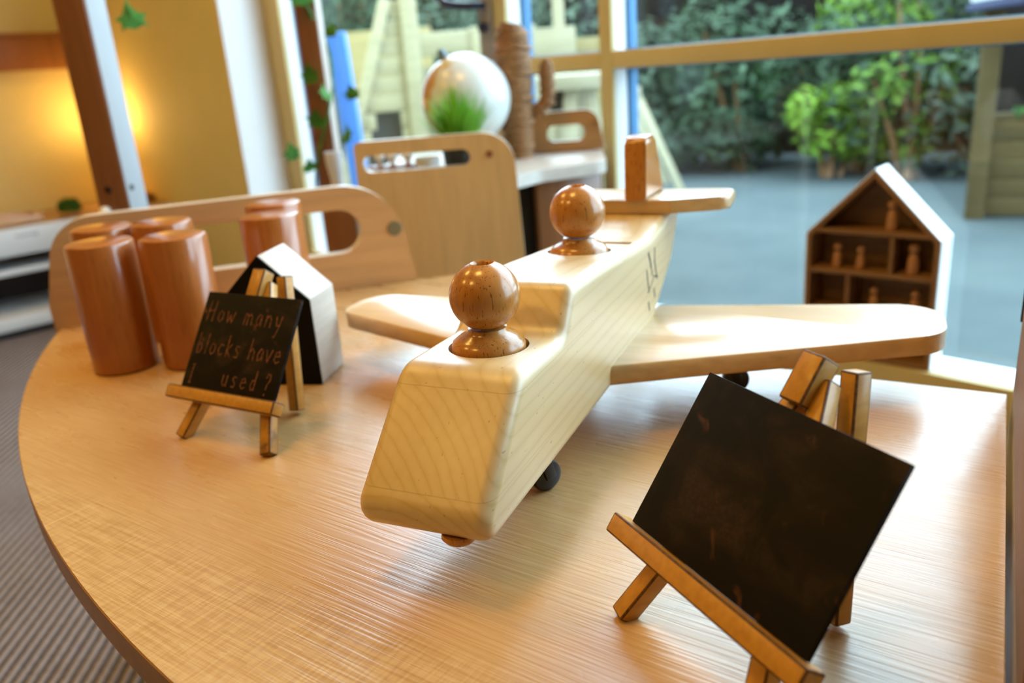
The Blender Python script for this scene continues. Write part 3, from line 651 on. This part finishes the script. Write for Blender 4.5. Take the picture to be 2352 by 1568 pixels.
# ------------------------------------------------------------------ white shelf unit at left and what stands on it
lu = thing('white_shelf_unit', 'long low white open shelf unit against the yellow left wall', 'shelf', (WP.x, WP.y, T), WROT)
def lbx(name, s0, s1, d0, d1, z0, z1, m, par=lu): return obj(name, box(BM(), ((s0 + s1) / 2, -(d0 + d1) / 2, (z0 + z1) / 2), (s1 - s0, d1 - d0, z1 - z0), bev=.003), m, par, smooth=40)
DK = mat('dark_shelf_tone', (.035, .028, .028), .8)  # dark tone for the unit's back panel and plinth
lbx('top_board', 2.86, 3.24, -2.6, -.12, -.145, -.120, wood('shelf_top_wood', (.40, .24, .12), (.33, .19, .09), 'y', 30, .5)); lbx('front_fascia', 2.852, 2.872, -2.6, -.12, -.214, -.1205, WHITELAM)
lbx('shelf_edge', 2.87, 3.24, -2.59, -.13, -.282, -.262, WHITELAM); lbx('back_panel', 3.2, 3.235, -2.59, -.13, -.47, -.15, DK)
lbx('bottom_board', 2.86, 3.24, -2.6, -.12, -.47, -.425, WHITELAM); lbx('plinth', 2.90, 3.22, -2.58, -.14, -.499, -.471, DK)
for d in (-2.6, -1.8, -1.0, -.14): lbx('upright', 2.875, 3.24, d, d + .02, -.4245, -.2145, WHITELAM)
# printed shelf label
bm = BM(); rnd = random.Random(5)
for k in range(6):
    x = -.012 + k * .005; box(bm, (0, .645 + .012 * k, -.152 + rnd.uniform(-.003, .003)), (.0006, .007, .012 if k == 0 else .008))
bmesh.ops.transform(bm, matrix=Matrix.Translation((2.8515, 0, 0)), verts=bm.verts); obj('printed_name', bm, mat('grey_ink', (.22, .24, .33), .7), lu)
def onunit(s, d): return wf(s, d, -.1198)
tr = thing('wooden_tray', 'long shallow wooden tray on the white shelf unit', 'tray', onunit(2.96, -.85), WROT)
for c, s in (((0, 0, .004), (.14, .5, .008)), ((.066, 0, .015), (.008, .5, .03)), ((-.066, 0, .015), (.008, .5, .03)), ((0, .246, .015), (.124, .008, .03)), ((0, -.246, .015), (.124, .008, .03))): bxo('tray_board', c, s, BEECH, tr, .001)
ms = thing('moss_ball', 'dark green moss ball in small dish by the tall post', 'plant', onunit(2.93, -.50))
obj('dish', lathe(BM(), [(0, 0), (.03, 0), (.04, .012), (.037, .012), (.028, .004), (0, .004)], 24), BEECH, ms, smooth=50)
obj('moss', foliage(500, [((0, 0, .034), (.038, .038, .032))], .009, random.Random(2)), LEAF_DARK_I if False else leafmat('moss', (.03, .09, .01), (.06, .15, .02), 30), ms, kind='stuff')
for k, (s, d, sx, lbl) in enumerate(((2.95, -.30, .06, 'small orange wooden block on the white shelf, nearer the tall post'), (2.98, -.20, .045, 'small brown wooden block on the white shelf end by the window wall'))):
    o = thing('toy_block', lbl, 'block', onunit(s, d), WROT + .4 * k, 'blocks on the white shelf'); bxo('block_body', (0, 0, .0125), (sx, .05, .025), (BEECH_RED, DARKWOOD)[k], o, .003); bxo('block_cap', (0, 0, .031), (sx * .6, .04, .012), PEGW, o, .003)
# glowing lamp behind the post
lp = thing('table_lamp', 'small warm glowing table lamp hidden behind the tall left post', 'lamp', onunit(3.10, -.28))
obj('lamp_base', lathe(BM(), [(0, 0), (.045, 0), (.045, .01), (.012, .02), (.010, .16), (0, .16)], 24), BEECH, lp, smooth=50)
obj('lamp_shade', lathe(BM(), [(.06, .16), (.045, .30), (.0425, .30), (.0575, .16)], 32), mat('glowing_shade', (.8, .6, .3), .8, emit=(1, .62, .2), es=2.0), lp, smooth=50)
pl_ = bpy.data.lights.new('lamp_bulb', 'POINT'); pl_.energy = 3.2; pl_.color = (1, .60, .20); pl_.shadow_soft_size = .03
po = bpy.data.objects.new('lamp_bulb', pl_); COL.objects.link(po); po.location = onunit(3.10, -.28) + Vector((0, 0, .33))
# wooden rail on the left wall
rl = thing('wall_rail', 'brown wooden rail on the yellow wall at upper left', 'rail', (WP.x, WP.y, T), WROT)
lbx('rail_board', 3.215, 3.26, -2.6, -.25, .395, .515, POSTWOOD, rl); lbx('rail_lip', 3.205, 3.2595, -2.6, -.25, .515, .527, POSTWOOD, rl)

# ------------------------------------------------------------------ dollhouse on the window sill
dz = ZS + T; DH = math.radians(132); BR = wf(.122, -.002, 0)
dhs = thing('dollhouse_shelf', 'brown open dollhouse shelf with white roof on the window sill', 'dollhouse', (BR.x, BR.y, dz + .0005), -DH + PI / 2)
DW, DE, DRI, DD = .220, .224, .337, .066          # width, eave height, ridge height, depth; local x from -DW..0, y = depth
def dpan(name, pts, y0, y1, m, bev=.0008):
    bm = BM(); prism(bm, pts, y0, y1, bev, 1); bmesh.ops.transform(bm, matrix=Matrix(((1, 0, 0, 0), (0, 0, 1, 0), (0, 1, 0, 0), (0, 0, 0, 1))), verts=bm.verts)
    return obj(name, bm, m, dhs, smooth=30)
th = .008; sl = math.atan2(DRI - DE, DW / 2)
dpan('side_panel', [(-DW, 0), (-DW + th, 0), (-DW + th, DE), (-DW, DE)], 0, DD, HOUSEWOOD); dpan('side_panel', [(-th, 0), (0, 0), (0, DE), (-th, DE)], 0, DD, HOUSEWOOD)
tv = th / math.cos(sl)
dpan('roof_panel', [(-DW, DE), (-DW / 2, DRI), (-DW / 2, DRI - tv), (-DW + th, DE - tv + th * math.tan(sl))], 0, DD, HOUSEWOOD); dpan('roof_panel', [(0, DE), (-DW / 2, DRI), (-DW / 2, DRI - tv), (-th, DE - tv + th * math.tan(sl))], 0, DD, HOUSEWOOD)
dpan('back_panel', [(-DW + .004, .002), (-.004, .002), (-.004, DE), (-DW / 2, DRI - .005), (-DW + .004, DE)], DD - .004, DD - .0005, HOUSEWOOD)
dpan('base_board', [(-DW + th, 0), (-th, 0), (-th, th), (-DW + th, th)], 0, DD, HOUSEWOOD)
FL = (.085, .158, .231)
for z in FL: dpan('shelf_board', [(-DW + th, z - .004), (-th, z - .004), (-th, z + .004), (-DW + th, z + .004)], .001, DD - .004, HOUSEWOOD)
for x, za, zb in ((-.075, .162, .227), (-.145, .089, .154), (-.075, .012, .081)): dpan('divider', [(x - .0035, za), (x + .0035, za), (x + .0035, zb), (x - .0035, zb)], .002, DD - .004, HOUSEWOOD)
# white outer skins
dpan('white_side', [(.0003, 0), (.003, 0), (.003, DE + .001), (.0003, DE)], .0015, DD, WHITEP); dpan('white_side', [(-DW - .003, 0), (-DW - .0003, 0), (-DW - .0003, DE), (-DW - .003, DE + .001)], .0015, DD, WHITEP)
o = .0032
dpan('white_roof', [(.003, DE + .001), (-DW / 2, DRI + o * 1.2), (-DW / 2, DRI + .0004), (.0003, DE + .0004)], .0015, DD, WHITEP); dpan('white_roof', [(-DW - .003, DE + .001), (-DW / 2, DRI + o * 1.2), (-DW / 2, DRI + .0004), (-DW - .0003, DE + .0004)], .0015, DD, WHITEP)
PEGSM = wood('small_peg_wood', (.50, .24, .10), (.42, .19, .07), 'z', 90, .4)
def pegdoll(x, z, h, label):
    t = thing('peg_doll', label, 'figure', Vector(dhs.location) + Matrix.Rotation(-DH + PI / 2, 3, 'Z') @ Vector((x, .022, z)), 0, 'peg dolls in the dollhouse')
    r = .0078 * h / .045
    obj('peg_body', lathe(BM(), [(0, 0), (r, 0), (r * 1.05, h * .1), (r * .9, h * .45), (r * .55, h * .62), (0, h * .63)], 20), PEGSM, t, smooth=60)
    bm = BM(); bmesh.ops.create_uvsphere(bm, u_segments=16, v_segments=10, radius=r * .95); bmesh.ops.transform(bm, matrix=Matrix.Translation((0, 0, h * .78)), verts=bm.verts); obj('peg_head', bm, PEGSM, t, smooth=80)
pegdoll(-.083, .2355, .055, 'reddish peg doll alone in the dollhouse attic'); pegdoll(-.172, .1625, .046, 'leftmost peg doll on the dollhouse upper floor'); pegdoll(-.131, .1625, .043, 'middle peg doll on the dollhouse upper floor left of the divider'); pegdoll(-.044, .1625, .056, 'taller peg doll on the dollhouse upper floor right of the divider')
pegdoll(-.104, .0895, .045, 'peg doll on the dollhouse middle floor, only its head above the toy wing'); pegdoll(-.036, .0895, .047, 'pinkish peg doll on the dollhouse middle floor at the right')

# ------------------------------------------------------------------ wooden toy plane
PAZ = math.radians(25.0); PO = Vector((-.0568, .4002, T))
pln = thing('toy_plane', 'large pale maple toy aeroplane on black casters across the table', 'toy plane', PO, -PAZ)
prof = [(-.0225, .0355), (.34, .0375), (.388, .060), (.443, .088), (.474, .122), (.474, .1385), (.426, .1385), (.388, .1325), (.352, .1300), (.284, .1345), (.21, .1405), (.150, .1425), (.129, .1135), (.0575, .1152)]
rad = [.013, .03, .02, .03, .012, .0095, .02, .03, .05, .3, .3, .012, .016, .022]
pts = fillet(prof, rad, 7)
def offset_poly(pts, d):
    n = len(pts); res = []
    for i, p in enumerate(pts):
        p = Vector(p); a = (p - Vector(pts[i - 1])); b = (Vector(pts[(i + 1) % n]) - p)
        t = (a.normalized() + b.normalized()).normalized(); res.append((p.x - t.y * d, p.y + t.x * d))
    return res
def pillow(pts, hw, r, seg=6):
    """extrude a profile between -hw and hw with rounded rims of radius r"""
    pts = [p for i, p in enumerate(pts) if (Vector(p) - Vector(pts[i - 1])).length > 1e-5]
    bm = BM(); rings = []
    lay = [(-hw + r - r * math.sin(a), r * (1 - math.cos(a))) for a in [PI / 2 * (1 - k / seg) for k in range(seg + 1)]]
    lay += [(-v, o) for v, o in lay[::-1]]
    for v, o in lay: rings.append([bm.verts.new((q[0], q[1], v)) for q in (offset_poly(pts, o) if o > 1e-9 else pts)])
    n = len(pts)
    for a, b in zip(rings, rings[1:]):
        for k in range(n): bm.faces.new((a[k], a[(k + 1) % n], b[(k + 1) % n], b[k]))
    bm.faces.new(rings[0][::-1]); bm.faces.new(rings[-1]); return bm
bm = pillow(pts, .0420, .0085)
# (u, z, v) -> local x = v, y = u, z ; taper towards the tail
for v in bm.verts:
    u_, z_, v_ = v.co; v.co = Vector((v_ * (1 - .144 * max(0, u_) / .474), u_, z_))
fus = obj('fuselage', bm, MAPLE, pln, smooth=35)
PEGS = ((.1005, .1138), (.277, .1335))
for k, (u_, z_) in enumerate(PEGS):
    bm = BM(); lathe(bm, [(0, -.03), (.0258, -.03), (.0258, .03), (0, .03)], 48, (-.0005, u_, z_)); cut(fus, bm)
bm = BM(); box(bm, (.004, .322, .134), (.052, .012, .02)); cut(fus, bm)
def wingmesh(pts, z0, z1, bev): 
    return prism(BM(), pts, z0, z1, bev, 4)
WR = fillet([(.030, .2185), (.276, .357), (.276, .440), (.030, .402)], [0, .034, .036, 0], 10)
WL = fillet([(-.030, .226), (-.278, .322), (-.278, .386), (-.030, .398)], [0, .024, .034, 0], 10)
obj('wing', wingmesh(WR, .0400, .0560, .0068), MAPLE_W, pln, smooth=40); obj('wing', wingmesh(WL, .0400, .0560, .0068), MAPLE_W, pln, smooth=40)
tp = [(-.036, .421), (.040, .421), (.090, .444), (.090, .494), (-.088, .494), (-.088, .446)]
obj('tailplane', wingmesh(fillet(tp, [.01, .01, .012, .012, .012, .012], 4), .1387, .1515, .0035), MAPLE_W, pln, smooth=40)
fp = fillet([(.418, .1517), (.424, .2085), (.455, .2105), (.490, .1517)], [0, .007, .012, 0], 5)
bm = prism(BM(), fp, -.0105, .0105, .003, 3)
for v in bm.verts: u_, z_, v_ = v.co; v.co = Vector((v_ + .007, u_, z_))
obj('tail_fin', bm, PEGW, pln, smooth=40)
bm = lathe(BM(), [(0, .0375), (.010, .0375), (.0105, .035), (.0085, .0325), (0, .032)], 28, (.018, .008, 0)); obj('nose_button', bm, PEGW, pln, smooth=50)
def caster(u_, v_, ang):
    c = obj('caster', tube(BM(), [(v_, u_, .0401), (v_, u_, .026)], .0042, 14), CHROME, pln, smooth=40)
    d = Vector((math.cos(ang), math.sin(ang), 0)); s = Vector((-d.y, d.x, 0)); ctr = Vector((v_, u_, .0115)) + d * .004
    bm = BM(); prof_ = [(0, -.006), (.008, -.006), (.0108, -.0045), (.0115, -.002), (.0115, .002), (.0108, .0045), (.008, .006), (0, .006)]
    lathe(bm, prof_, 28); z = s; x = d; y = z.cross(x); bmesh.ops.transform(bm, matrix=Matrix.Translation(ctr) @ Matrix((x, y, z)).transposed().to_4x4(), verts=bm.verts); obj('wheel', bm, BLACKP, c, smooth=40)
    bm = BM(); bs = bmesh.ops.create_uvsphere(bm, u_segments=16, v_segments=10, radius=.0046); bmesh.ops.translate(bm, verts=bs['verts'], vec=Vector((v_, u_, .0275)) - s * .0085); obj('axle_ball', bm, CHROME, c, smooth=60)
    bm = BM()
    for sg in (-1, 1): bar(bm, Vector((v_, u_, .027)) + s * .0082 * sg, ctr + s * .0082 * sg, .008, .0018, tuple(d), .0005)
    bm2 = bmesh.ops.create_uvsphere(bm, u_segments=16, v_segments=10, radius=.0075); bmesh.ops.translate(bm, verts=bm2['verts'], vec=(v_, u_, .0285))
    obj('fork', bm, BLACKP, c, smooth=60)
caster(.126, .0175, 1.0); caster(.335, .112, .4); caster(.335, -.112, 1.2)
# burnt emblem: three strokes like a crown, a swoosh and two small characters
def ribbon(bm, pl_, w, fr, z=0.0):
    """flat stroke; pl_ in 2D, fr maps (a, b) to 3D"""
    for (a, b) in zip(pl_, pl_[1:]):
        a, b = Vector(a), Vector(b); d = (b - a)
        if d.length < 1e-7: continue
        d.normalize(); n = Vector((-d.y, d.x)) * w / 2; e = d * w * .35
        bm.faces.new([bm.verts.new(fr(*p)) for p in (a - e - n, b + e - n, b + e + n, a - e + n)])
bm = BM()
hwid = lambda u_: .0420 * (1 - .24 * u_ / .474 * .6) + .00015
fr = lambda u_, z_: Vector((hwid(u_), u_, z_))
for st, w_ in (([(.342, .103), (.345, .092), (.349, .083)], .0032), ([(.349, .117), (.354, .110), (.358, .102)], .0042), ([(.360, .099), (.362, .094)], .0028), ([(.372, .116), (.371, .105), (.378, .088)], .0036), ([(.344, .083), (.356, .086), (.368, .092), (.382, .088)], .0016),
               ([(.346, .073), (.349, .066)], .0036), ([(.367, .080), (.369, .073)], .0036)): ribbon(bm, st, w_, fr)
o = obj('burnt_emblem', bm, ENGRAVE, pln); o['label'] = 'small burnt emblem'

# peg figures sitting in the cockpits
def peg(u_, z_, label):
    t = thing('peg_figure', label, 'figure', PO + Matrix.Rotation(-PAZ, 3, 'Z') @ Vector((-.0005, u_, z_)), 0, 'peg figures in the plane')
    obj('collar', lathe(BM(), [(0, -.0295), (.0225, -.0295), (.0236, -.027), (.0238, .0005), (.0225, .0045), (.0185, .0075), (.0145, .0092), (.0128, .0108), (.0122, .0128), (0, .0128)], 48), PEGW, t, smooth=45)
    R = .0223; zc = .0332; pr = []
    for k in range(0, 33):
        a = math.radians(-58 + k * (127) / 32.0); pr.append((R * math.cos(a), zc + R * math.sin(a) * .985))
    zt = pr[-1][1]
    pr = [(0, pr[0][1])] + pr + [(.0074, zt + .0003), (.0066, zt - .0004), (.0060, zt - .002), (.0058, zt - .010), (0, zt - .012)]
    obj('ball_head', lathe(BM(), pr, 56), PEGW, t, smooth=40)
    return t
peg(PEGS[0][0], PEGS[0][1], 'round-headed wooden peg figure in the front cockpit hole near the nose'); peg(PEGS[1][0], PEGS[1][1], 'round-headed wooden peg figure in the rear cockpit hole near the tail')

# ------------------------------------------------------------------ wooden cylinders
def cyl(x, y, h, r, label):
    t = obj('wooden_cylinder', lathe(BM(), [(0, 0), (r - .002, 0), (r, .002), (r, h - .0035), (r - .001, h - .0012), (r - .0035, h), (0, h)], 56), BEECH_RED, None, loc=(x, y, T + .0003), smooth=40, label=label, cat='cylinder block', group='wooden cylinder blocks')
cyl(-.422, .852, .1385, .0338, 'leftmost front wooden cylinder, standing clear at the table edge'); cyl(-.3445, .852, .1395, .0338, 'front wooden cylinder beside the small written blackboard')
cyl(-.467, .955, .1385, .0338, 'wooden cylinder at the back left, mostly hidden by the leftmost front one'); cyl(-.396, .955, .1395, .0338, 'wooden cylinder between and behind the two front cylinders')
cyl(-.2695, .950, .1390, .0338, 'wooden cylinder standing behind the house-shaped block'); cyl(-.283, 1.022, .1425, .0338, 'wooden cylinder hidden behind another right at the slotted panel')

# ------------------------------------------------------------------ house-shaped block
HB = math.radians(101)
hb = thing('house_block', 'white wooden house-shaped block with blackboard front behind the small easel', 'house block', (-.1875, .7475, T + .0003), -HB + PI / 2)
hw, he, hr, hdp = .092, .0855, .1295, .060
pts = [(-hw, 0), (0, 0), (0, he), (-hw / 2, hr), (-hw, he)]
bm = BM(); prism(bm, fillet(pts, .0015, 2), .0025, hdp, .001, 2); bmesh.ops.transform(bm, matrix=Matrix(((1, 0, 0, 0), (0, 0, 1, 0), (0, 1, 0, 0), (0, 0, 0, 1))), verts=bm.verts); obj('block_body', bm, WHITEWOOD, hb, smooth=30)
bm = BM(); prism(bm, pts, 0, .0022, .0004, 1); bmesh.ops.transform(bm, matrix=Matrix(((1, 0, 0, 0), (0, 0, 1, 0), (0, 1, 0, 0), (0, 0, 0, 1))), verts=bm.verts); o = obj('blackboard_face', bm, BLACKBOARD, hb, smooth=30)

# ------------------------------------------------------------------ mini easels
GL = {  # handwritten strokes in a unit cell (x 0-1, baseline 0, ascender 1)
 'H': [[(.1, 0), (.2, 1)], [(.75, 0), (.85, 1)], [(.12, .5), (.8, .55)]], 'o': [[(.5, .55), (.2, .45), (.15, .15), (.45, 0), (.8, .15), (.8, .45), (.5, .55)]],
 'w': [[(.05, .55), (.2, 0), (.45, .4), (.65, 0), (.9, .55)]], 'm': [[(.05, 0), (.1, .55)], [(.1, .45), (.3, .55), (.42, .4), (.42, 0)], [(.42, .4), (.65, .55), (.85, .4), (.9, 0)]],
 'a': [[(.8, .5), (.45, .58), (.15, .3), (.3, 0), (.65, .1), (.8, .5), (.85, 0)]], 'n': [[(.1, 0), (.15, .55)], [(.15, .4), (.5, .57), (.75, .4), (.8, 0)]],
 'y': [[(.1, .55), (.3, .1), (.6, .15)], [(.85, .58), (.6, -.1), (.35, -.45), (.15, -.4)]], 'b': [[(.2, 1), (.2, 0), (.6, .02), (.8, .25), (.6, .5), (.22, .42)]], 'l': [[(.5, 1), (.45, 0)]],
 'c': [[(.8, .5), (.45, .56), (.15, .3), (.4, 0), (.8, .1)]], 'k': [[(.2, 1), (.2, 0)], [(.75, .6), (.22, .28), (.8, 0)]], 's': [[(.75, .52), (.4, .56), (.25, .4), (.7, .2), (.6, .0), (.2, .04)]],
 'h': [[(.2, 1), (.15, 0)], [(.17, .35), (.5, .55), (.75, .4), (.78, 0)]], 'v': [[(.1, .55), (.45, 0), (.85, .58)]], 'e': [[(.18, .3), (.78, .34), (.6, .56), (.25, .48), (.15, .15), (.45, 0), (.8, .1)]],
 'I': [[(.25, 1), (.8, 1)], [(.52, 1), (.45, 0)], [(.15, 0), (.75, 0)]], 'u': [[(.15, .55), (.15, .15), (.4, 0), (.75, .15)], [(.8, .55), (.8, 0)]], 'd': [[(.75, 1), (.75, 0)], [(.75, .45), (.4, .55), (.15, .25), (.35, 0), (.75, .1)]],
 '?': [[(.2, .8), (.35, 1), (.7, .95), (.75, .7), (.45, .45), (.42, .25)], [(.38, .02), (.40, -.04)]]}
def easel(label, px, py, az, tilt, w_, h_, h0, L, spread, back, boff, writing, bmat):
    h0 -= .0103; L -= .0103; px += -math.sin(az) * .013; py += math.cos(az) * .013; back -= .013
    rt = thing('mini_easel', label, 'easel', (px, py, T), az)
    s = Vector((0, math.sin(tilt), math.cos(tilt))); n = Vector((0, -math.cos(tilt), math.sin(tilt)))   # n faces the viewer
    X = Vector((1, 0, 0)); lw = .0105
    zoff = lw * .5 * math.sin(tilt)
    def pt(x, k, o=0.0): return X * x + s * k + n * o + Vector((0, 0, zoff + .0006))
    def leg(a, b, m=(HONEY, BURN)):
        bm = BM(); bar(bm, a, b, lw, lw, tuple(X), .0011, 1); return bm
    for sg, o in ((-1, -.0058), (1, -.005)):
        obj('front_leg', leg(pt(sg * spread, .0, o) + Vector((0, -.006, 0)), pt(sg * .0035 - .010, L - .010, o)), [HONEY, BURN], rt, smooth=40)
    bm = BM(); bar(bm, pt(-.0115, L - .026, .0008), pt(-.0115, L, .0008), .0145, .0125, tuple(X), .0011, 1); obj('top_block', bm, [HONEY, BURN], rt, smooth=40)
    a = Vector((.012, back, .0036)); b = pt(-.004, L + .002, -.0165); obj('rear_leg', leg(a, b), [HONEY, BURN], rt, smooth=40)
    bm = BM(); bar(bm, pt(-w_ * .5 - .010 + boff, h0 - .0055, .0075), pt(w_ * .5 + .006 + boff, h0 - .0055, .0075), .0115, .013, tuple(s), .0012, 1); obj('ledge', bm, [HONEY, BURN], rt, smooth=40)
    # blackboard standing on the ledge
    Rm = Matrix((X, s, -X.cross(s) * -1)).transposed()
    bm = BM(); box(bm, (0, 0, 0), (w_, h_, .0032), bev=.0004); bmesh.ops.transform(bm, matrix=Matrix.Translation(pt(boff, h0 + h_ / 2 + .0007, .0070)) @ Matrix((X, s, n)).transposed().to_4x4(), verts=bm.verts)
    bb = thing('mini_blackboard', label.replace('easel', 'blackboard resting on the easel') if False else writing[1], 'blackboard', (px, py, T), az)
    obj('board', bm, bmat, bb, smooth=30)
    if writing[0]:
        for (txt, fx, fy, hh, adv) in writing[0]:
            bm = BM(); x = fx
            for ch in txt:
                if ch != ' ':
                    cw = hh * .46 * (1.25 if ch in 'mwH' else .6 if ch in 'lI' else 1)
                    f = lambda a, b: pt(boff - w_ / 2 + a * w_, h0 + b * h_, .0070 + .0018)
                    for st in GL[ch]:
                        ribbon(bm, [(x + p[0] * cw * h_ / w_, fy + p[1] * hh) for p in st], .011, f)
                    x += cw * h_ / w_ + adv
                else: x += hh * .34
            # ribbons are made in board fractions
            o = obj('chalk_words', bm, CHALK, bb); o['label'] = 'pink chalk handwriting'
    return rt
words = [('How many', .055, .70, .21, .026), ('blocks have', .045, .36, .21, .012), ('I', .06, .05, .19, .03), ('used', .42, .07, .19, .03), ('?', .86, .05, .20, .03)]
easel('small honey wood easel by the cylinders holding the written blackboard', -.249, .6098, -.5229, .6011, .108, .0857, .0488, .160, .050, .086, -.0065, (words, 'small blackboard reading How many blocks have I used'), BOARD1)
easel('honey wood easel in the right foreground holding the wiped blackboard', .0571, .3142, -1.1523, .6041, .1274, .0908, .0519, .1725, .050, .099, -.003, (None, 'wiped blackboard with chalk smudges in the right foreground'), BOARD2)
